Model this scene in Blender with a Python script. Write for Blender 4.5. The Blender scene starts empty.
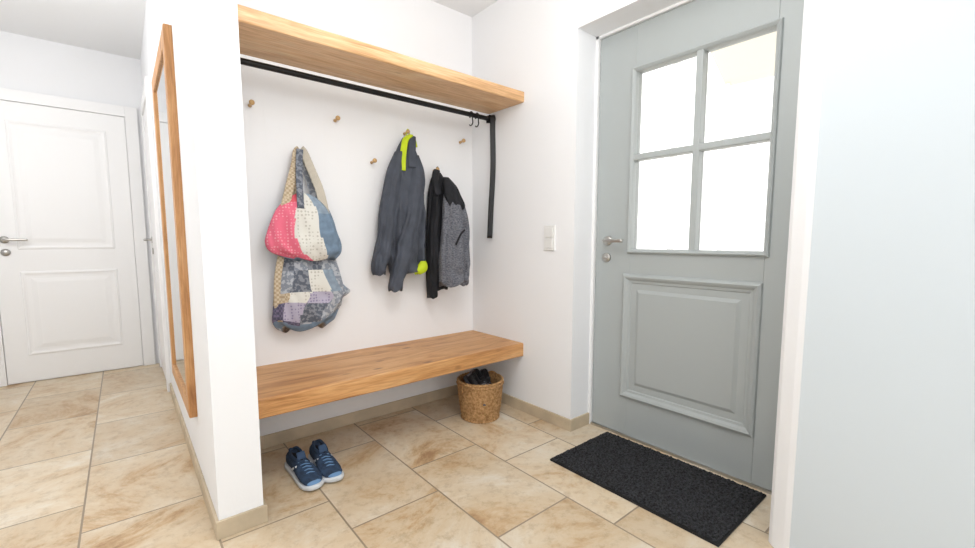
import bpy, bmesh, math, random
from mathutils import Vector, Matrix, noise
random.seed(4)
S=bpy.context.scene
try:
    S.view_settings.view_transform='Standard'
except Exception: pass

def lin(c):
    return tuple(((v/255)/12.92 if v/255<=.04045 else ((v/255+.055)/1.055)**2.4) for v in c)+(1,)

def mat(name,rgb,rough=.6,metal=0,var=0,scale=8,bump=0,bscale=60,rgb2=None,stretch=(1,1,1),spec=None,bdist=.01):
    m=bpy.data.materials.new(name); m.use_nodes=True
    nt=m.node_tree; n=nt.nodes; L=nt.links; b=n['Principled BSDF']
    b.inputs['Base Color'].default_value=lin(rgb); b.inputs['Roughness'].default_value=rough
    b.inputs['Metallic'].default_value=metal
    if spec is not None: b.inputs['Specular IOR Level'].default_value=spec
    tc=n.new('ShaderNodeTexCoord'); mp=n.new('ShaderNodeMapping'); mp.inputs['Scale'].default_value=stretch
    L.new(tc.outputs['Object'],mp.inputs['Vector'])
    if rgb2 is None: rgb2=tuple(max(0,v*(1-var)) for v in rgb)
    nz=n.new('ShaderNodeTexNoise'); nz.inputs['Scale'].default_value=scale; nz.inputs['Detail'].default_value=5
    L.new(mp.outputs[0],nz.inputs['Vector'])
    r=n.new('ShaderNodeValToRGB'); r.color_ramp.elements[0].position=.35; r.color_ramp.elements[1].position=.65
    r.color_ramp.elements[0].color=lin(rgb2); r.color_ramp.elements[1].color=lin(rgb)
    L.new(nz.outputs['Fac'],r.inputs[0]); L.new(r.outputs[0],b.inputs['Base Color'])
    if bump:
        n2=n.new('ShaderNodeTexNoise'); n2.inputs['Scale'].default_value=bscale; n2.inputs['Detail'].default_value=3
        L.new(mp.outputs[0],n2.inputs['Vector'])
        bp=n.new('ShaderNodeBump'); bp.inputs['Strength'].default_value=bump; bp.inputs['Distance'].default_value=bdist
        L.new(n2.outputs['Fac'],bp.inputs['Height']); L.new(bp.outputs[0],b.inputs['Normal'])
    return m

def wood(name,dark,mid,light,vert=False):
    m=bpy.data.materials.new(name); m.use_nodes=True
    nt=m.node_tree; n=nt.nodes; L=nt.links; b=n['Principled BSDF']; b.inputs['Roughness'].default_value=.42
    def sc(al,c1,c2): return (c1,c2,al) if vert else (al,c1,c2)
    tc=n.new('ShaderNodeTexCoord'); mp=n.new('ShaderNodeMapping'); mp.inputs['Scale'].default_value=sc(.7,5,10)
    L.new(tc.outputs['Object'],mp.inputs['Vector'])
    a=n.new('ShaderNodeTexNoise'); a.inputs['Scale'].default_value=2.2; a.inputs['Detail'].default_value=9; a.inputs['Roughness'].default_value=.64; a.inputs['Distortion'].default_value=1.3
    L.new(mp.outputs[0],a.inputs['Vector'])
    r=n.new('ShaderNodeValToRGB'); e=r.color_ramp.elements; e[0].position=.30; e[1].position=.70
    e[0].color=lin(dark); e[1].color=lin(light); x=e.new(.48); x.color=lin(mid)
    L.new(a.outputs['Fac'],r.inputs[0])
    mp2=n.new('ShaderNodeMapping'); mp2.inputs['Scale'].default_value=sc(3,75,75); L.new(tc.outputs['Object'],mp2.inputs['Vector'])
    f=n.new('ShaderNodeTexNoise'); f.inputs['Scale'].default_value=3; f.inputs['Detail'].default_value=4; L.new(mp2.outputs[0],f.inputs['Vector'])
    r2=n.new('ShaderNodeValToRGB'); r2.color_ramp.elements[0].position=.35; r2.color_ramp.elements[0].color=(.80,.75,.68,1); r2.color_ramp.elements[1].position=.58; r2.color_ramp.elements[1].color=(1,1,1,1)
    L.new(f.outputs['Fac'],r2.inputs[0])
    mx=n.new('ShaderNodeMix'); mx.data_type='RGBA'; mx.blend_type='MULTIPLY'; mx.inputs['Factor'].default_value=1
    L.new(r.outputs[0],mx.inputs[6]); L.new(r2.outputs[0],mx.inputs[7])
    v=n.new('ShaderNodeTexVoronoi'); v.inputs['Scale'].default_value=3.4
    mp3=n.new('ShaderNodeMapping'); mp3.inputs['Scale'].default_value=sc(1,2.2,2.2); L.new(tc.outputs['Object'],mp3.inputs['Vector']); L.new(mp3.outputs[0],v.inputs['Vector'])
    r3=n.new('ShaderNodeValToRGB'); r3.color_ramp.elements[0].position=.03; r3.color_ramp.elements[0].color=(.25,.15,.08,1); r3.color_ramp.elements[1].position=.12; r3.color_ramp.elements[1].color=(1,1,1,1)
    L.new(v.outputs['Distance'],r3.inputs[0])
    mx2=n.new('ShaderNodeMix'); mx2.data_type='RGBA'; mx2.blend_type='MULTIPLY'; mx2.inputs['Factor'].default_value=.85
    L.new(mx.outputs[2],mx2.inputs[6]); L.new(r3.outputs[0],mx2.inputs[7]); L.new(mx2.outputs[2],b.inputs['Base Color'])
    return m

def floor_mat():
    m=bpy.data.materials.new('stone_tiles'); m.use_nodes=True
    nt=m.node_tree; n=nt.nodes; L=nt.links; b=n['Principled BSDF']; b.inputs['Roughness'].default_value=.36
    tc=n.new('ShaderNodeTexCoord'); s=n.new('ShaderNodeSeparateXYZ'); L.new(tc.outputs['Object'],s.inputs[0])
    ax=n.new('ShaderNodeMath'); ax.operation='ADD'; ax.inputs[1].default_value=.18+.378*12; L.new(s.outputs['X'],ax.inputs[0])
    ay=n.new('ShaderNodeMath'); ay.operation='ADD'; ay.inputs[1].default_value=6.12; L.new(s.outputs['Y'],ay.inputs[0])
    c=n.new('ShaderNodeCombineXYZ'); L.new(ay.outputs[0],c.inputs[0]); L.new(ax.outputs[0],c.inputs[1])
    br=n.new('ShaderNodeTexBrick'); br.inputs['Scale'].default_value=1; br.inputs['Brick Width'].default_value=.6; br.inputs['Row Height'].default_value=.378
    br.inputs['Mortar Size'].default_value=.0035; br.inputs['Mortar Smooth'].default_value=.1; br.offset=.37; br.offset_frequency=2
    br.inputs['Color1'].default_value=(0,0,0,1); br.inputs['Color2'].default_value=(1,1,1,1); br.inputs['Mortar'].default_value=(.5,.5,.5,1)
    L.new(c.outputs[0],br.inputs['Vector'])
    w=n.new('ShaderNodeMath'); w.operation='MULTIPLY'; w.inputs[1].default_value=37; L.new(br.outputs['Color'],w.inputs[0])
    nz=n.new('ShaderNodeTexNoise'); nz.noise_dimensions='4D'; nz.inputs['Scale'].default_value=2.3; nz.inputs['Detail'].default_value=12; nz.inputs['Roughness'].default_value=.72; nz.inputs['Distortion'].default_value=.9
    L.new(tc.outputs['Object'],nz.inputs['Vector']); L.new(w.outputs[0],nz.inputs['W'])
    r=n.new('ShaderNodeValToRGB'); e=r.color_ramp.elements; e[0].position=.33; e[0].color=lin((172,136,100)); e[1].position=.68; e[1].color=lin((232,227,216))
    x=e.new(.40); x.color=lin((202,172,134)); x=e.new(.46); x.color=lin((217,197,167)); x=e.new(.56); x.color=lin((224,210,187))
    L.new(nz.outputs['Fac'],r.inputs[0])
    r2=n.new('ShaderNodeValToRGB'); r2.color_ramp.elements[0].color=(.84,.80,.75,1); r2.color_ramp.elements[1].color=(1.0,1.0,1.0,1); L.new(br.outputs['Color'],r2.inputs[0])
    mt=n.new('ShaderNodeMix'); mt.data_type='RGBA'; mt.blend_type='MULTIPLY'; mt.inputs['Factor'].default_value=1
    L.new(r.outputs[0],mt.inputs[6]); L.new(r2.outputs[0],mt.inputs[7])
    fz=n.new('ShaderNodeTexNoise'); fz.inputs['Scale'].default_value=18; fz.inputs['Detail'].default_value=9; fz.inputs['Roughness'].default_value=.78; L.new(tc.outputs['Object'],fz.inputs['Vector'])
    r3=n.new('ShaderNodeValToRGB'); r3.color_ramp.elements[0].position=.36; r3.color_ramp.elements[0].color=(.76,.71,.64,1); r3.color_ramp.elements[1].position=.50; r3.color_ramp.elements[1].color=(1,1,1,1); L.new(fz.outputs['Fac'],r3.inputs[0])
    mf=n.new('ShaderNodeMix'); mf.data_type='RGBA'; mf.blend_type='MULTIPLY'; mf.inputs['Factor'].default_value=.8
    L.new(mt.outputs[2],mf.inputs[6]); L.new(r3.outputs[0],mf.inputs[7])
    mg=n.new('ShaderNodeMix'); mg.data_type='RGBA'; L.new(br.outputs['Fac'],mg.inputs['Factor']); L.new(mf.outputs[2],mg.inputs[6]); mg.inputs[7].default_value=lin((150,134,114))
    L.new(mg.outputs[2],b.inputs['Base Color'])
    inv=n.new('ShaderNodeMath'); inv.operation='SUBTRACT'; inv.inputs[0].default_value=1; L.new(br.outputs['Fac'],inv.inputs[1])
    ad=n.new('ShaderNodeMath'); ad.operation='MULTIPLY_ADD'; ad.inputs[1].default_value=.12; L.new(fz.outputs['Fac'],ad.inputs[0]); L.new(inv.outputs[0],ad.inputs[2])
    bp=n.new('ShaderNodeBump'); bp.inputs['Strength'].default_value=.4; bp.inputs['Distance'].default_value=.004; L.new(ad.outputs[0],bp.inputs['Height']); L.new(bp.outputs[0],b.inputs['Normal'])
    return m

def panel_wall_mat():
    m=mat('white_boarded_wall',(247,247,248),.8)
    n=m.node_tree.nodes; L=m.node_tree.links; b=n['Principled BSDF']
    tc=n.new('ShaderNodeTexCoord'); s=n.new('ShaderNodeSeparateXYZ'); L.new(tc.outputs['Object'],s.inputs[0])
    pp=n.new('ShaderNodeMath'); pp.operation='PINGPONG'; pp.inputs[1].default_value=.07; L.new(s.outputs['X'],pp.inputs[0])
    g=n.new('ShaderNodeMath'); g.operation='GREATER_THAN'; g.inputs[1].default_value=.0015; L.new(pp.outputs[0],g.inputs[0])
    bp=n.new('ShaderNodeBump'); bp.inputs['Strength'].default_value=.4; bp.inputs['Distance'].default_value=.002; L.new(g.outputs[0],bp.inputs['Height']); L.new(bp.outputs[0],b.inputs['Normal'])
    return m

def link(o,parent=None):
    S.collection.objects.link(o)
    if parent: o.parent=parent
    return o
def empty(name,loc=(0,0,0)):
    e=bpy.data.objects.new(name,None); e.empty_display_size=.05; S.collection.objects.link(e); e.location=loc; return e
def mesh(name,verts,faces,m,parent=None,smooth=False,fm=None):
    me=bpy.data.meshes.new(name); me.from_pydata([tuple(v) for v in verts],[],faces)
    for x in (m if isinstance(m,list) else [m]): me.materials.append(x)
    bm=bmesh.new(); bm.from_mesh(me)
    if fm: 
        bm.faces.ensure_lookup_table()
        for i,k in enumerate(fm): bm.faces[i].material_index=k
    bmesh.ops.recalc_face_normals(bm,faces=bm.faces[:]); bm.to_mesh(me); bm.free()
    if smooth:
        for p in me.polygons: p.use_smooth=True
    return link(bpy.data.objects.new(name,me),parent)
def bevel(o,w=.004,seg=2):
    b=o.modifiers.new('b','BEVEL'); b.width=w; b.segments=seg; b.limit_method='ANGLE'; return o
def subsurf(o,l=1):
    s=o.modifiers.new('s','SUBSURF'); s.levels=l; s.render_levels=l; return o
def box(name,x0,x1,y0,y1,z0,z1,m,parent=None,bev=0):
    v=[(x,y,z) for x in(x0,x1) for y in(y0,y1) for z in(z0,z1)]
    f=[(0,1,3,2),(4,6,7,5),(0,4,5,1),(2,3,7,6),(0,2,6,4),(1,5,7,3)]
    o=mesh(name,v,f,m,parent)
    if bev: bevel(o,bev)
    return o
def prism(name,poly,z0,z1,m,parent=None,fm=None):
    n=len(poly); v=[(x,y,z0) for x,y in poly]+[(x,y,z1) for x,y in poly]
    f=[tuple(range(n)),tuple(range(n,2*n))]+[(i,(i+1)%n,n+(i+1)%n,n+i) for i in range(n)]
    return mesh(name,v,f,m,parent,fm=fm)
def loft(name,rings,m,parent=None,cap=True,smooth=True,fm=None,sub=0):
    n=len(rings[0]); v=[p for r in rings for p in r]; f=[]; mi=[]
    for i in range(len(rings)-1):
        for j in range(n):
            f.append((i*n+j,i*n+(j+1)%n,(i+1)*n+(j+1)%n,(i+1)*n+j)); mi.append(fm(i,j) if fm else 0)
    if cap:
        f.append(tuple(range(n))); mi.append(fm(0,0) if fm else 0)
        f.append(tuple(range((len(rings)-1)*n,len(rings)*n))); mi.append(fm(len(rings)-2,0) if fm else 0)
    o=mesh(name,v,f,m,parent,smooth,mi)
    if sub: subsurf(o,sub)
    return o
def tube(name,pts,r,m,parent=None,n=12,flat=None):
    P=[Vector(p) for p in pts]; rings=[]
    if len(P)>2:
        Q=[]
        for i in range(len(P)-1):
            p0=P[max(i-1,0)];p1=P[i];p2=P[i+1];p3=P[min(i+2,len(P)-1)]
            for k in range(6):
                t=k/6; Q.append(.5*((2*p1)+(p2-p0)*t+(2*p0-5*p1+4*p2-p3)*t*t+(3*p1-p0-3*p2+p3)*t**3))
        Q.append(P[-1]); 
    else: Q=P
    up=None
    for i,p in enumerate(Q):
        t=(Q[min(i+1,len(Q)-1)]-Q[max(i-1,0)]).normalized()
        if flat:
            wd=Vector(flat[2]); a=(wd-t*wd.dot(t)).normalized(); b=t.cross(a)
            rings.append([p+a*math.copysign(abs(math.cos(q))**.5,math.cos(q))*flat[0]/2+b*math.copysign(abs(math.sin(q))**.5,math.sin(q))*flat[1]/2 for q in [2*math.pi*(k+.5)/n for k in range(n)]])
        else:
            if up is None: up=Vector((0,0,1)) if abs(t.z)<.9 else Vector((1,0,0))
            a=(up-t*up.dot(t)).normalized(); up=a; b=t.cross(a)
            rr=r(i/(len(Q)-1)) if callable(r) else r
            rings.append([p+(a*math.cos(2*math.pi*k/n)+b*math.sin(2*math.pi*k/n))*rr for k in range(n)])
    return loft(name,rings,m,parent)
def lathe(name,prof,c,axis,m,parent=None,n=28):
    A=Vector(axis).normalized(); u=A.orthogonal().normalized(); w=A.cross(u); c=Vector(c)
    rings=[[c+A*h+(u*math.cos(2*math.pi*k/n)+w*math.sin(2*math.pi*k/n))*r for k in range(n)] for r,h in prof]
    return loft(name,rings,m,parent)
def mitre(name,u0,u1,v0,v1,prof,fn,m,parent=None,fill=True):
    v=[];f=[]
    for d,h in prof:
        v+= [fn(u0+d,v0+d,h),fn(u1-d,v0+d,h),fn(u1-d,v1-d,h),fn(u0+d,v1-d,h)]
    for i in range(len(prof)-1):
        for j in range(4): f.append((i*4+j,i*4+(j+1)%4,i*4+4+(j+1)%4,i*4+4+j))
    if fill: k=(len(prof)-1)*4; f.append((k,k+1,k+2,k+3))
    return mesh(name,v,f,m,parent)

# ---------- materials
WALL=mat('white_plaster',(242,243,245),.85,bump=.03,bscale=120)
NEARW=mat('near_wall_blue_grey',(203,211,216),.85)  # near wall's front face, darker and bluer than the white plaster
BOARD=panel_wall_mat()
CEIL=mat('ceiling_white',(244,245,246),.9)
TRIM=mat('white_lacquer',(246,246,246),.45)
GREY=mat('grey_door_paint',(172,178,178),.42)
OAK=wood('oak',(160,106,60),(208,154,98),(228,182,130))
OAKV=wood('oak_upright',(168,114,66),(206,152,98),(222,174,122),vert=True)
OAKL=wood('oak_light',(196,148,100),(230,186,138),(242,210,170))
FLOOR=floor_mat()
SKIRT=mat('tile_skirting',(208,191,164),.5,var=.12,scale=6)
BLACK=mat('black_steel',(22,22,24),.45,metal=.3)
STEEL=mat('brushed_steel',(190,188,184),.3,metal=1)
BRASS=mat('peg_wood',(205,165,110),.4)
WHITEP=mat('switch_plastic',(236,236,234),.35)
glass=bpy.data.materials.new('clear_glass'); glass.use_nodes=True
gb=glass.node_tree.nodes['Principled BSDF']; gb.inputs['Transmission Weight'].default_value=1; gb.inputs['Roughness'].default_value=0; gb.inputs['IOR'].default_value=1.05
MIR=mat('mirror_glass',(225,228,230),.02,metal=1)

# ---------- shell
CZ=2.49; PX=.343
floor=box('floor',-1.5,2.15,-1.7,4.75,-.1,0,FLOOR)
box('ceiling',-1.5,2.15,-1.7,4.75,CZ,CZ+.1,CEIL)
box('wall_partition',.2,PX,1.71,4.58,0,CZ,WALL)
box('wall_back',PX,2.12,2.34,2.5,0,CZ,BOARD)
box('wall_north',-1.4,PX,4.58,4.72,0,CZ,WALL)
box('wall_west',-1.5,-1.3,-1.7,4.72,0,CZ,WALL)
box('wall_south',-1.3,1.62,-1.7,-1.55,0,CZ,WALL)
box('wall_east',1.83,2.12,1.47,2.34,0,CZ,WALL)
box('wall_east_lintel',1.83,2.12,.462,1.47,2.115,CZ,WALL)
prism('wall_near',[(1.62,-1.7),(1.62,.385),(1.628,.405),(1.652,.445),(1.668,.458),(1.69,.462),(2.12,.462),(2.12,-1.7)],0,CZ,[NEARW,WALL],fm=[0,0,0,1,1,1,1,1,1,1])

def skirt(name,x0,x1,y0,y1): return box(name,x0,x1,y0,y1,0,.066,SKIRT,bev=.002)
skirt('baseboard_back',PX,1.83,2.329,2.34)
skirt('baseboard_east',1.819,1.83,1.47,2.329)
skirt('baseboard_reveal',1.819,1.985,1.459,1.47)
skirt('baseboard_partition_end',.189,PX+.011,1.699,1.71)
skirt('baseboard_partition_hall',.189,.2,1.71,3.64)
skirt('baseboard_partition_niche',PX,PX+.011,1.71,2.329)
skirt('baseboard_north',-1.3,-.79,4.57,4.58)

def adopt(e,objs):
    for o in objs:
        o.parent=e; o.matrix_parent_inverse=Matrix.Translation(-Vector(e.location))
# ---------- entrance door (grey)
D=empty('door_1',(2.0,.95,0))
XD=2.0
parts=[]
def B(*a,**k): o=box(*a,**k); parts.append(o); return o
Y0,Y1=.466,1.452; W0,W1,V0,V1=.628,1.238,.998,1.882
B('stile_lock',XD,XD+.06,W1,Y1,.012,2.10,GREY,bev=.003)
B('stile_hinge',XD,XD+.06,Y0,W0,.012,2.10,GREY,bev=.003)
B('rail_top',XD,XD+.06,W0,W1,V1,2.10,GREY)
B('panel_bottom',XD,XD+.06,W0,W1,.012,V0,GREY)
fx=lambda u,v,h:(XD-h,u,v)
pr=[(0,0),(.003,.012),(.009,.016),(.017,.010),(.022,.004),(.024,-.02)]
parts.append(mitre('window_moulding',W0-.018,W1+.018,V0-.018,V1+.018,pr,fx,GREY,fill=False))
MY=.925;MZ=1.462
B('muntin_vertical',XD-.006,XD+.05,MY-.015,MY+.015,V0,V1,GREY,bev=.004)
B('muntin_horizontal',XD-.0055,XD+.049,W0,W1,MZ-.015,MZ+.015,GREY,bev=.004)
B('glass_pane',XD+.024,XD+.03,W0,W1,V0,V1,glass)
pr2=[(0,0),(.004,.012),(.014,.018),(.024,.014),(.034,.006),(.045,.004),(.05,-.002),(.075,-.002),(.095,.008)]
parts.append(mitre('lower_panel_moulding',.625,1.275,.215,.875,pr2,fx,GREY))
B('door_sill',XD-.01,XD+.06,Y0,Y1+.018,0,.012,STEEL)
B('frame_jamb',XD-.015,XD+.06,Y1+.003,1.47,0,2.115,TRIM)
B('frame_head',XD-.015,XD+.06,Y0,1.47,2.103,2.115,TRIM)
hy=1.375
parts.append(lathe('handle_rose',[(.001,0),(.026,0),(.026,.006),(.022,.010),(.001,.010)],(XD,hy,1.045),(-1,0,0),STEEL))
parts.append(tube('handle_lever',[(XD,hy,1.045),(XD-.035,hy,1.045),(XD-.052,hy-.012,1.045),(XD-.055,hy-.05,1.045),(XD-.055,hy-.12,1.045)],.009,STEEL))
parts.append(lathe('lock_rose',[(.001,0),(.025,0),(.025,.008),(.02,.012),(.001,.012)],(XD,hy+.005,.955),(-1,0,0),STEEL))
parts.append(lathe('lock_cylinder',[(.001,.011),(.009,.011),(.009,.02),(.001,.02)],(XD,hy+.005,.955),(-1,0,0),STEEL))
adopt(D,parts)
box('porch_ground',2.15,9,-6,8,-.12,-.02,mat('porch_paving',(225,222,216),.9))
# cream porch canopy outside, on four posts
CAN=mat('canopy_canvas',(243,236,222),.9); PW=mat('post_white',(245,245,242),.7)
pc=empty('porch_canopy',(3.2,0,0)); ps=[]
ps.append(mesh('canvas',[(2.7,-2.2,2.62),(3.5,-2.2,2.06),(3.5,1.42,2.18),(2.7,1.42,2.66),(2.7,-2.2,2.64),(3.5,-2.2,2.08),(3.5,1.42,2.20),(2.7,1.42,2.68)],[(0,1,2,3),(4,5,6,7),(0,1,5,4),(1,2,6,5),(2,3,7,6),(3,0,4,7)],CAN))
for y,zb in((-2.18,2.07),(1.40,2.19)):
    for x,zt in((3.48,zb),(2.72,2.63)):
        ps.append(box('post',x-.015,x+.015,y-.015,y+.015,-.02,zt,PW))
adopt(pc,ps)

# ---------- white doors
def white_door(name,fn,u0,u1,z1,handle_u,hd):
    e=empty(name,fn((u0+u1)/2,0,0)); ps=[]
    def bx(n,a,b,c,d,h0,h1,m=TRIM,bev=.003):
        p=fn(a,c,h0); q=fn(b,d,h1)
        o=box(n,min(p[0],q[0]),max(p[0],q[0]),min(p[1],q[1]),max(p[1],q[1]),min(p[2],q[2]),max(p[2],q[2]),m,bev=bev); ps.append(o)
    bx('leaf',u0+.002,u1-.002,.006,z1-.002,.0,.014)
    bx('casing_left',u0-.08,u0,0,z1+.08,.0,.024); bx('casing_right',u1,u1+.08,0,z1+.08,0,.024); bx('casing_head',u0,u1,z1,z1+.08,0,.024)
    prf=[(0,.014),(.004,.018),(.014,.020),(.024,.016),(.034,.0145),(.05,.0145),(.08,.019)]
    ps.append(mitre('panel_upper',u0+.12,u1-.12,.98,z1-.13,prf,fn,TRIM))
    ps.append(mitre('panel_lower',u0+.12,u1-.12,.2,.82,prf,fn,TRIM))
    s=1 if hd>0 else -1
    N=Vector(fn(0,0,1))-Vector(fn(0,0,0))
    ps.append(lathe('rose',[(.001,0),(.025,0),(.025,.008),(.001,.008)],fn(handle_u,1.05,.014),N,STEEL))
    ps.append(tube('lever',[fn(handle_u,1.05,.014),fn(handle_u,1.05,.05),fn(handle_u+s*.012,1.05,.064),fn(handle_u+s*.05,1.05,.066),fn(handle_u+s*.12,1.05,.066)],.009,STEEL))
    ps.append(lathe('key_rose',[(.001,0),(.025,0),(.025,.008),(.001,.008)],fn(handle_u,.96,.014),N,STEEL))
    adopt(e,ps)
white_door('door_2',lambda u,v,h:(u,4.58-h,v),-.70,.075,2.02,-.64,1)
white_door('door_3',lambda u,v,h:(.2-h,u,v),3.73,4.42,2.02,4.36,-1)

# ---------- bench and shelf
def slab(name,x0,x1,y0,y1,z0,z1,m,wav=.004):
    nx=40; rings=[]
    for i in range(nx+1):
        x=x0+(x1-x0)*i/nx; w=wav*(math.sin(x*5.1)+.6*math.sin(x*11+1)); r=.006
        rings.append([(x,y0+w+r,z0),(x,y1,z0),(x,y1,z1),(x,y0+w+r,z1),(x,y0+w+.002,z1-.002),(x,y0+w,z1-r),(x,y0+w*1.3,z0+r),(x,y0+w+.002,z0+.002)])
    return loft(name,rings,m,smooth=False)
slab('floating_bench',PX+.001,1.829,1.84,2.339,.343,.425,OAK,.002)
slab('hat_shelf',PX+.001,1.829,1.85,2.165,1.842,1.902,OAKL,.0015)

# ---------- coat rail with strap and s-hooks
RY,RZ=2.128,1.80
cr=empty('coat_rail',(1.1,RY,RZ)); ps=[]
ps.append(tube('rail_bar',[(PX+.002,RY,RZ),(1.1,RY,RZ),(1.828,RY,RZ)],.0135,BLACK,n=16))
for x,s in((PX+.001,1),(1.829,-1)):
    ps.append(lathe('rail_flange',[(.001,0),(.028,0),(.028,.006),(.018,.010),(.018,.025),(.001,.025)],(x,RY,RZ),(s,0,0),BLACK))
ps.append(tube('strap',[(1.811,RY+.016,RZ-.02),(1.811,RY+.016,RZ+.012),(1.811,RY,RZ+.018),(1.811,RY-.018,RZ+.012),(1.811,RY-.019,RZ-.06),(1.812,RY-.022,1.5),(1.806,RY-.010,1.25),(1.80,RY-.004,1.06)],0,BLACK,flat=(.034,.006,(.75,-.6,0))))
for x in(1.655,1.70):
    pts=[]
    for a in range(-60,200,20):
        t=math.radians(a); pts.append((x,RY+.017*math.cos(t),RZ+.017*math.sin(t)))
    pts+= [(x,RY-.016,RZ-.03)]
    for a in range(180,340,20):
        t=math.radians(a); pts.append((x,RY+.018*math.cos(t),RZ-.045+.018*math.sin(t)))
    ps.append(tube('s_hook',pts,.0035,BLACK,n=8))
adopt(cr,ps)

# ---------- wall pegs
for x,z in((.5,1.68),(.705,1.48),(.905,1.68),(1.107,1.485),(1.32,1.675),(1.524,1.48),(1.728,1.682)):
    lathe('coat_peg',[(.001,0),(.009,0),(.0065,.008),(.006,.030),(.011,.037),(.0125,.043),(.011,.048),(.001,.050)],(x,2.34,z),(0,-1,.12),BRASS,n=16)

# ---------- mirror
mr=empty('wall_mirror',(.2,2.58,1.09))
fm=lambda u,v,h:(.2-h,u,v)
a=mitre('mirror_frame',2.16,2.98,.30,1.885,[(0,0),(0,.026),(.003,.029),(.065,.029),(.067,.026),(.067,.020)],fm,OAKV,fill=False)
b=mitre('mirror_glass',2.225,2.915,.365,1.82,[(0,.019),(.01,.0205)],fm,MIR)
adopt(mr,[a,b])

# ---------- light switch
sw=empty('light_switch',(1.83,1.638,1.06))
fs=lambda u,v,h:(1.83-h,u,v)
a=mitre('switch_plate',1.598,1.678,.99,1.13,[(0,0),(0,.007),(.003,.009),(.012,.009),(.012,.006)],fs,WHITEP)
b=mitre('rocker_upper',1.611,1.665,1.063,1.118,[(0,.006),(.001,.011),(.004,.012)],fs,WHITEP)
c=mitre('rocker_lower',1.611,1.665,1.002,1.057,[(0,.006),(.001,.011),(.004,.012)],fs,WHITEP)
adopt(sw,[a,b,c])

# ---------- door mat
MATM=mat('black_mat_fibre',(60,61,65),.95,rgb2=(13,13,15),scale=100,bump=1,bscale=200)
EDGE=mat('mat_edge_rubber',(16,16,17),.8)
dm=empty('doormat',(1.735,.93,0))
nx,ny=90,150; v=[];f=[]
for i in range(nx+1):
    for j in range(ny+1):
        v.append((1.506+.45*i/nx,.562+.757*j/ny,.012+random.uniform(-.004,.004)))
for i in range(nx):
    for j in range(ny):
        k=i*(ny+1)+j; f.append((k,k+1,k+ny+2,k+ny+1))
a=mesh('pile',v,f,MATM); b=box('backing',1.50,1.962,.556,1.325,0,.009,EDGE,bev=.002)
adopt(dm,[a,b])

# ---------- sneakers
NAVY=mat('navy_knit',(48,70,98),.85,var=.25,scale=60,bump=.3,bscale=300)
LBL=mat('light_blue_trim',(104,142,182),.7); SOLE=mat('sole_white',(215,220,225),.6); DARK=mat('shoe_lining',(20,24,32),.9); LACE=mat('lace',(52,74,104),.8)
BLKS=mat('black_leather',(26,26,30),.5,bump=.1)
def interp(tb,t):
    for i in range(len(tb)-1):
        if t<=tb[i+1][0]:
            a,b=tb[i],tb[i+1]; k=(t-a[0])/(b[0]-a[0]); k=k*k*(3-2*k)*.5+k*.5
            return [a[q]+(b[q]-a[q])*k for q in range(1,len(a))]
    return list(tb[-1][1:])
def shoe(name,loc,rot,side=1,sc=1,mats=None,parent=None):
    up,tr,so,li,la=mats or (NAVY,LBL,SOLE,DARK,LACE)
    e=empty(name,(0,0,0)); ps=[]
    L=.29
    tb=[(0,.012,0,.050),(.03,.026,0,.075),(.12,.034,0,.092),(.3,.034,.001,.080),(.45,.037,.002,.076),(.6,.043,.004,.064),(.78,.046,.005,.050),(.9,.039,.003,.043),(.97,.024,0,.036),(1,.010,-.002,.028)]
    ts=[0,.01,.03,.06,.1,.15,.2,.26,.32,.38,.44,.5,.56,.62,.68,.74,.8,.86,.9,.94,.97,.99,1]
    rs=[];ss=[]
    for t in ts:
        w,c,h=interp(tb,t); y=-t*L; z0=.018
        ring=[]
        for k in range(24):
            q=2*math.pi*k/24; cs,sn=math.cos(q),math.sin(q)
            ww=w*(1-.25*max(0,sn)**2*(1 if t<.55 else .6))
            ring.append((c*side+ww*math.copysign(abs(cs)**.7,cs),y,z0+(h-z0)*(.5+.5*math.copysign(abs(sn)**.75,sn))))
        rs.append(ring)
        w2=w+.005; y2=-(t*(L+.014)-.006); lift=.010*max(0,(t-.75)/.25)**2; th=.027-.006*t
        ring=[]
        for k in range(16):
            q=2*math.pi*k/16; cs,sn=math.cos(q),math.sin(q)
            ring.append((c*side+w2*math.copysign(abs(cs)**.4,cs),y2,lift+th*(.5+.5*math.copysign(abs(sn)**.4,sn))))
        ss.append(ring)
    fmf=lambda i,j: 1 if (ts[i]<.07 or ts[i]>.93) and j<12 else 0
    ps.append(loft('upper',rs,[up,tr],e,fm=fmf)); ps.append(loft('sole',ss,so,e))
    n=28; cy=-.085; ring=[]
    for k in range(n):
        q=2*math.pi*k/n; x=.023*math.cos(q); y=cy+.062*math.sin(q)
        z=interp(tb,min(1,max(0,-y/L)))[2]+.002
        ring.append((x,y,z))
    ps.append(tube('collar',ring+[ring[0]],.0060,up,e,n=8))
    ps.append(loft('lining',[[(x*1.02,cy+(y-cy)*1.02,z+.0015) for x,y,z in ring],[(x*.75,cy+(y-cy)*.85,z-.004) for x,y,z in ring]],li,e))
    ps.append(tube('tongue',[(0.002*side,-.135,.080),(0.002*side,-.128,.096),(0.002*side,-.118,.106)],0,la,e,flat=(.036,.007,(1,0,0))))
    for i in range(5):
        t=.50+.065*i; w,c,h=interp(tb,t); y=-t*L
        ps.append(tube('lace',[(c*side-.02,y+.004,h-.004),(c*side,y,h+.003),(c*side+.02,y-.004,h-.004)],.0025,tr,e,n=8))
    for sx in(-1,1):
        w,c,h=interp(tb,.5)
        ps.append(tube('stripe',[(c*side+sx*(w+.000),-.11,.030),(c*side+sx*(w*.95),-.135,.050),(c*side+sx*(w*.80),-.155,.062)],0,so,e,flat=(.010,.003,(0,1,0)),n=8))
    e.location=loc; e.rotation_euler=rot; e.scale=(sc,)*3
    if parent: e.parent=parent
    return e
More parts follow.
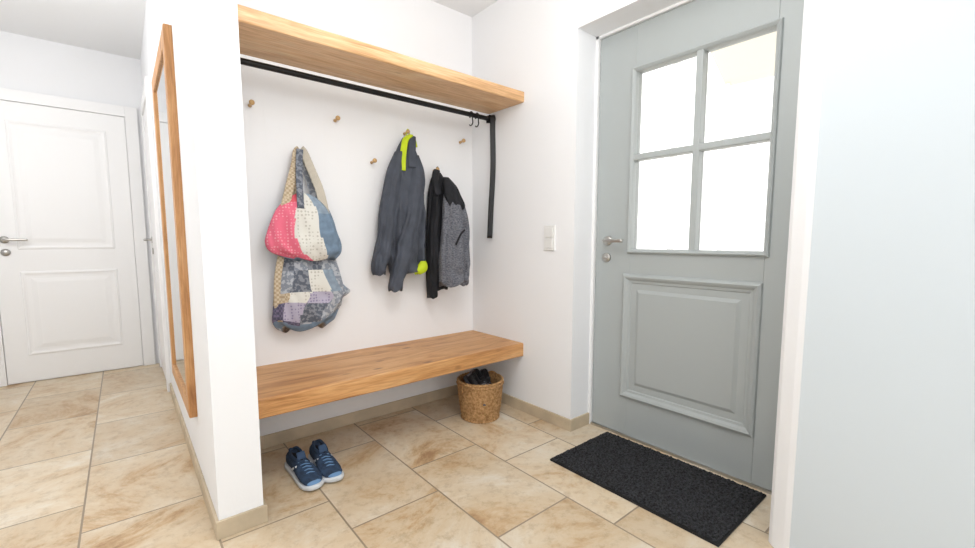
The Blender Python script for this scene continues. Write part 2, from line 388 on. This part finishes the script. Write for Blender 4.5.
shoe('sneaker',(.542,2.075,.001),(0,0,math.radians(3)),1)
shoe('sneaker',(.650,2.08,.001),(0,0,math.radians(0)),-1)

# ---------- basket with contents
WICK=mat('seagrass_weave',(204,162,112),.8,rgb2=(150,110,66),scale=70,bump=.5,bscale=200)
bk=empty('wicker_basket',(1.575,1.945,0)); bx_,by_=1.575,1.945
n=112; rows=40; H=.225; rings=[]
for i in range(rows+1):
    t=i/rows; R=.108+.026*t+.004*math.sin(t*math.pi)
    rings.append([(bx_+ (R+.0035*math.sin(28*2*math.pi*k/n+ (math.pi if (i//2)%2 else 0)))*math.cos(2*math.pi*k/n), by_+(R+.0035*math.sin(28*2*math.pi*k/n+(math.pi if (i//2)%2 else 0)))*math.sin(2*math.pi*k/n), .002+H*t) for k in range(n)])
for i in range(14,-1,-2):
    t=i/14; R=(.108+.026*t)-.010
    rings.append([(bx_+R*math.cos(2*math.pi*k/n),by_+R*math.sin(2*math.pi*k/n),.01+(H-.008)*t) for k in range(n)])
ps=[loft('basket_body',rings,WICK)]
for zz,rr,r in((H+.004,.131,.008),(.008,.109,.006),(H-.012,.136,.005)):
    for ph in(0,math.pi):
        pts=[(bx_+(rr+.003*math.cos(18*q+ph))*math.cos(q),by_+(rr+.003*math.cos(18*q+ph))*math.sin(q),zz+.003*math.sin(18*q+ph)) for q in [2*math.pi*k/72 for k in range(73)]]
        ps.append(tube('rim_braid',pts,r*.75,WICK,n=6))
for sx in(0,math.pi):
    an=math.radians(20)+sx
    c0=Vector((bx_+.137*math.cos(an),by_+.137*math.sin(an),H-.02)); tg=Vector((-math.sin(an),math.cos(an),0)); ou=Vector((math.cos(an),math.sin(an),0))
    ps.append(tube('basket_handle',[c0-tg*.035-Vector((0,0,.02)),c0-tg*.03+ou*.008+Vector((0,0,.015)),c0+ou*.012+Vector((0,0,.028)),c0+tg*.03+ou*.008+Vector((0,0,.015)),c0+tg*.035-Vector((0,0,.02))],.006,WICK,n=8))
adopt(bk,ps)
bm_=(BLKS,mat('grey_trim',(120,124,134),.7),mat('dark_sole',(84,86,94),.7),DARK,BLKS)
for k,(lx,ly,lz,rx,ry,rz,sc) in enumerate([(-.066,.062,.235,40,8,14,.72),(-.008,.080,.245,38,-6,-3,.72),(.052,.066,.235,36,6,-14,.72),(-.03,.0,.225,28,0,150,.5)]):
    shoe('stored_shoe',(lx,ly,lz),(math.radians(rx),math.radians(ry),math.radians(rz)),1,sc,bm_,parent=bk)

# ---------- fabric lofts
CLAMP=2.333
def garment(name,secs,m,parent,n=96,folds=((5,.06,0.3),(9,.04,1.7),(14,.025,.6)),sub=44,twist=.6,fm=None,cap=True,rag=.010,wr=.010):
    rings=[]
    sd=Vector((len(name)*1.7,secs[0][1]*9,3))
    for i in range(sub+1):
        t=i/sub*(len(secs)-1); a=int(min(t,len(secs)-2)); k=t-a
        p0=secs[max(a-1,0)];p1=secs[a];p2=secs[a+1];p3=secs[min(a+2,len(secs)-1)]
        s=[.5*((2*p1[q])+(p2[q]-p0[q])*k+(2*p0[q]-5*p1[q]+4*p2[q]-p3[q])*k*k+(3*p1[q]-p0[q]-3*p2[q]+p3[q])*k**3) for q in range(5)]
        z,xl,xr,cy,d=s; cx=(xl+xr)/2; w=(xr-xl)/2; g=min(1,.15+i/sub*1.3)
        ring=[]
        for j in range(n):
            q=2*math.pi*j/n; rp=1
            for fq,am,ph in folds: rp+=am*g*math.sin(fq*q+ph*3+twist*z*4*(1 if fq%2 else -1))
            cs,sn=math.cos(q),math.sin(q)
            x=cx+w*math.copysign(abs(cs)**.85,cs)*(1+(rp-1)*.35); y=cy+d*sn*(1+(rp-1)*2.2)
            P=Vector((x*14+z*5,y*10,z*7))+sd
            rn=1-abs(noise.noise(P))*2.4; n2=noise.noise(P*2.3)
            y-=wr*min(1,d/.04)*g*(rn*.8+n2*.5)*(.35 if sn>0 else 1)
            x+=wr*.6*g*min(1,d/.04)*noise.noise(P*.8+Vector((9,9,9)))
            y=min(y,CLAMP)
            ring.append((x,y,z+rag*g*math.sin(3*q+i*.1)*(i/sub)))
        rings.append(ring)
    return loft(name,rings,m,parent,cap=cap,fm=fm)

CHAR=mat('charcoal_softshell',(74,79,90),.8,var=.15,scale=14,bump=.25,bscale=35)
NEON=mat('neon_yellow_lining',(206,226,30),.7,var=.1)
BLKF=mat('black_fabric',(30,31,37),.85,var=.3,scale=12,bump=.3,bscale=40)
HEATH=mat('heather_grey_knit',(128,130,137),.95,rgb2=(80,82,91),scale=90,bump=.4,bscale=160,stretch=(1,1,2.2))
BF=((5,.10,0.3),(9,.06,1.7),(14,.035,.6))
J=empty('softshell_jacket',(1.3,2.27,1.2))
ps=[]
ps.append(garment('body',[(1.64,1.285,1.34,2.30,.018),(1.56,1.235,1.365,2.285,.035),(1.46,1.185,1.39,2.275,.045),(1.25,1.160,1.40,2.27,.05),(1.0,1.15,1.39,2.265,.055),(.86,1.16,1.39,2.265,.052)],CHAR,None,folds=BF,wr=.020))
ps.append(garment('sleeve_far',[(1.55,1.22,1.275,2.27,.03),(1.42,1.155,1.25,2.255,.042),(1.2,1.105,1.205,2.25,.045),(1.0,1.072,1.17,2.25,.043),(.90,1.055,1.14,2.25,.04),(.86,1.058,1.135,2.25,.034)],CHAR,None,n=64,wr=.018))
ps.append(garment('sleeve_near',[(1.54,1.30,1.365,2.26,.028),(1.42,1.285,1.385,2.235,.040),(1.2,1.245,1.35,2.225,.045),(1.0,1.185,1.29,2.22,.044),(.82,1.14,1.225,2.22,.038),(.765,1.14,1.215,2.222,.032)],CHAR,None,n=64,wr=.018))
ps.append(tube('collar_lining',[(1.325,2.275,1.655),(1.285,2.262,1.625),(1.262,2.245,1.57),(1.245,2.230,1.50),(1.238,2.222,1.44)],0,NEON,flat=(.036,.014,(.8,-.5,.2))))
ps.append(tube('collar_lining_inner',[(1.325,2.28,1.655),(1.345,2.27,1.63),(1.352,2.262,1.59)],0,NEON,flat=(.018,.012,(.8,-.5,.2))))
ps.append(tube('collar_shell',[(1.33,2.27,1.645),(1.315,2.245,1.60),(1.30,2.225,1.53),(1.295,2.212,1.46)],0,CHAR,flat=(.045,.02,(1,-.3,.1))))
ps.append(garment('hem_lining',[(.925,1.340,1.375,2.21,.012),(.895,1.315,1.38,2.205,.020),(.868,1.29,1.37,2.205,.016),(.855,1.30,1.33,2.205,.01)],NEON,None,n=30,sub=8))
ps.append(tube('hanging_loop',[(1.31,2.30,1.655),(1.313,2.298,1.688),(1.325,2.298,1.690),(1.333,2.30,1.655)],.003,NEON,n=8))
adopt(J,ps)

J=empty('black_jacket',(1.46,2.27,1.1)); ps=[]
ps.append(garment('body',[(1.465,1.50,1.545,2.30,.016),(1.40,1.465,1.575,2.288,.034),(1.30,1.445,1.60,2.290,.034),(1.1,1.435,1.60,2.292,.034),(.9,1.43,1.58,2.292,.034),(.74,1.43,1.575,2.292,.032)],BLKF,None,folds=BF,wr=.012))
ps.append(garment('sleeve',[(1.36,1.465,1.50,2.27,.03),(1.2,1.445,1.50,2.258,.038),(1.0,1.425,1.485,2.253,.038),(.80,1.42,1.475,2.253,.036),(.70,1.42,1.47,2.253,.032)],BLKF,None,n=64,wr=.015))
ps.append(tube('collar',[(1.50,2.27,1.47),(1.475,2.25,1.44),(1.47,2.235,1.38),(1.48,2.225,1.32)],0,BLKF,flat=(.04,.02,(1,-.3,.1))))
ps.append(tube('loop',[(1.515,2.30,1.46),(1.517,2.298,1.494),(1.53,2.298,1.494),(1.533,2.30,1.46)],.003,BLKF,n=8))
adopt(J,ps)
J=empty('grey_hoodie',(1.6,2.24,1.05)); ps=[]
ps.append(garment('body',[(1.40,1.53,1.57,2.23,.018),(1.34,1.51,1.61,2.205,.03),(1.25,1.49,1.64,2.19,.042),(1.1,1.47,1.66,2.185,.045),(.9,1.452,1.665,2.185,.047),(.78,1.452,1.655,2.185,.045)],HEATH,None,folds=BF,rag=.018,wr=.018))
ps.append(garment('sleeve',[(1.30,1.595,1.64,2.205,.028),(1.15,1.61,1.675,2.195,.036),(.98,1.61,1.675,2.19,.036),(.84,1.605,1.67,2.19,.034),(.77,1.605,1.66,2.19,.028)],HEATH,None,n=64,wr=.014))
ps.append(garment('hood',[(1.43,1.52,1.56,2.235,.016),(1.37,1.50,1.59,2.195,.028),(1.31,1.495,1.61,2.175,.030),(1.26,1.515,1.63,2.165,.024),(1.235,1.54,1.62,2.165,.012)],BLKF,None,n=64,sub=20,wr=.014))
ps.append(tube('pocket_welt',[(1.53,2.118,1.02),(1.565,2.118,1.08),(1.60,2.122,1.11)],0,BLKF,flat=(.012,.006,(.3,0,1)),n=8))
adopt(J,ps)

# ---------- patchwork bags
def pattern(name,c1,c2,scale,kind='dots'):
    m=bpy.data.materials.new(name); m.use_nodes=True; n=m.node_tree.nodes; L=m.node_tree.links; b=n['Principled BSDF']; b.inputs['Roughness'].default_value=.9
    tc=n.new('ShaderNodeTexCoord')
    if kind=='check':
        t=n.new('ShaderNodeTexChecker'); t.inputs['Scale'].default_value=scale; t.inputs['Color1'].default_value=lin(c1); t.inputs['Color2'].default_value=lin(c2); L.new(tc.outputs['Object'],t.inputs['Vector']); L.new(t.outputs['Color'],b.inputs['Base Color']); return m
    r=n.new('ShaderNodeValToRGB')
    if kind=='dots':
        t=n.new('ShaderNodeTexVoronoi'); t.inputs['Randomness'].default_value=.25; t.inputs['Scale'].default_value=scale; o=t.outputs['Distance']; a,bb=.28,.34
    elif kind=='stripe':
        t=n.new('ShaderNodeTexWave'); t.inputs['Scale'].default_value=scale; t.inputs['Distortion'].default_value=1; o=t.outputs['Fac']; a,bb=.4,.6
    else:
        t=n.new('ShaderNodeTexNoise'); t.inputs['Scale'].default_value=scale; t.inputs['Detail'].default_value=2; o=t.outputs['Fac']; a,bb=.48,.54
    L.new(tc.outputs['Object'],t.inputs['Vector']); L.new(o,r.inputs[0])
    r.color_ramp.elements[0].position=a; r.color_ramp.elements[0].color=lin(c2); r.color_ramp.elements[1].position=bb; r.color_ramp.elements[1].color=lin(c1)
    L.new(r.outputs[0],b.inputs['Base Color']); return m
PK=pattern('pink_dotted_cotton',(232,112,136),(240,160,170),70)
RD=pattern('coral_cotton',(224,96,110),(218,84,98),30,'noise')
FL=pattern('white_floral_cotton',(226,224,216),(196,192,182),60,'dots')
DN=mat('denim_blue',(124,146,168),.95,var=.12,scale=40,bump=.3,bscale=200)
DN2=mat('denim_pale',(150,166,182),.95,var=.12,scale=40)
GR=pattern('grey_print_cotton',(180,184,190),(136,142,152),60,'noise')
LI=pattern('lilac_floral',(182,176,194),(142,134,162),65,'dots')
BE=pattern('beige_weave',(206,190,164),(178,158,130),90,'check')
PU=pattern('purple_plaid',(116,108,134),(84,82,102),80,'check')
ST=pattern('striped_ticking',(214,206,190),(168,160,148),60,'stripe')
DG=pattern('dark_floral_cotton',(136,140,148),(92,98,110),60,'noise')

def bag(name,secs,y,depth,mats,fm,straps,parent_loc,rag=.01):
    e=empty(name,parent_loc); ps=[]
    ps.append(garment('bag_body',[(z,xl,xr,y,depth*k) for z,xl,xr,k in secs],mats,None,n=96,sub=34,folds=((3,.05,.4),(6,.06,1.1),(11,.04,.2)),fm=fm,rag=rag,wr=.016))
    for i,(pts,w,m) in enumerate(straps):
        ps.append(tube('strap_%d'%(i+1),pts,0,m,flat=(w,.008,(1,-.1,0)),n=10))
    adopt(e,ps); return e
def uu(j): return (1-math.cos(2*math.pi*(j-48+.5)/96))/2
def fm_up(i,j):
    if j<48: return 3
    u=uu(j); v=i/34
    a=.30+.14*v; b=.62+.10*v
    if u<a: return 1 if v<.2 else 0
    if u<b: return 2
    return 4 if v<.35 else 3
bag('patchwork_tote_bag',[(1.275,.66,.72,.2),(1.24,.61,.78,.5),(1.19,.565,.82,.85),(1.10,.525,.845,1),(1.04,.515,.865,1),(.99,.545,.87,.8),(.955,.64,.84,.35)],2.225,.045,[PK,RD,FL,DN,DN2],fm_up,
 [([(.60,2.21,1.20),(.635,2.225,1.32),(.672,2.262,1.42),(.688,2.285,1.48),(.702,2.285,1.496)],.04,BE),
  ([(.79,2.21,1.18),(.77,2.225,1.30),(.742,2.262,1.41),(.722,2.285,1.48),(.705,2.285,1.498)],.042,ST),
  ([(.665,2.185,1.20),(.672,2.212,1.34),(.688,2.255,1.44),(.700,2.275,1.494)],.032,DG)],(.7,2.26,1.1))
def fm_lo(i,j):
    if j<48: return 0
    u=uu(j); v=i/34
    if v>.78+.05*math.sin(u*5): return 5
    c=int((u+.12*v)*3.99); rr=int(v*5.2)
    t=[[6,0,6,0],[0,6,2,7],[3,2,1,0],[4,1,6,0],[3,4,0,7]]
    return t[min(4,rr)][min(3,c)]
bag('patchwork_shopper_bag',[(1.0,.62,.80,.5),(.95,.60,.82,.8),(.87,.58,.85,1),(.80,.555,.90,1),(.765,.55,.925,.95),(.72,.54,.88,.9),(.66,.535,.855,.85),(.625,.55,.83,.6),(.605,.58,.79,.3)],2.275,.045,[GR,LI,FL,BE,PU,DN,DG,DN2],fm_lo,
 [([(.560,2.255,.70),(.565,2.255,.86),(.61,2.272,1.06),(.672,2.295,1.30),(.695,2.305,1.46),(.703,2.305,1.492)],.032,BE),
  ([(.88,2.25,.76),(.85,2.26,.90),(.80,2.272,1.08),(.76,2.295,1.30),(.715,2.305,1.46),(.705,2.305,1.492)],.035,GR)],(.73,2.28,.8),rag=.018)

# ---------- lights
def area(name,loc,rot,sx,sy,p,col=(1,1,1)):
    l=bpy.data.lights.new(name,'AREA'); l.shape='RECTANGLE'; l.size=sx; l.size_y=sy; l.energy=p; l.color=col
    o=bpy.data.objects.new(name,l); S.collection.objects.link(o); o.location=loc; o.rotation_euler=[math.radians(a) for a in rot]; return o
def point_fill(name,loc,r,p,col):
    l=bpy.data.lights.new(name,'POINT'); l.shadow_soft_size=r; l.energy=p; l.color=col
    o=bpy.data.objects.new(name,l); S.collection.objects.link(o); o.location=loc
point_fill('added_fill_entry',(.75,.75,2.12),.22,21,(1,.99,.97))  # added fill, out of view, to brighten entry ceiling and niche
point_fill('added_fill_hall',(-.85,2.8,2.05),.2,25,(1,.99,.98))  # unseen point source added to lift the hall and its ceiling
area('added_fill_south',(.1,-1.45,1.5),(90,0,0),2.0,1.8,23,(.95,.975,1))  # cool fill added behind the camera; the south wall has no opening
area('added_ceiling_bounce',(.2,.2,1.75),(180,0,0),1.4,1.4,22,(1,.995,.985))  # upward fill added to brighten the ceiling by bounce, no real fixture
w=bpy.data.worlds.new('World'); S.world=w; w.use_nodes=True
w.node_tree.nodes['Background'].inputs[0].default_value=(1,.99,.97,1); w.node_tree.nodes['Background'].inputs[1].default_value=2.7

# ---------- camera
cd=bpy.data.cameras.new('camera'); cd.lens=16; cd.sensor_width=36; cd.clip_start=.01; cd.shift_y=.0077
co=bpy.data.objects.new('camera',cd); S.collection.objects.link(co); co.location=(0,0,1.05)
co.rotation_euler=(math.radians(84.5),0,math.radians(-40)); S.camera=co
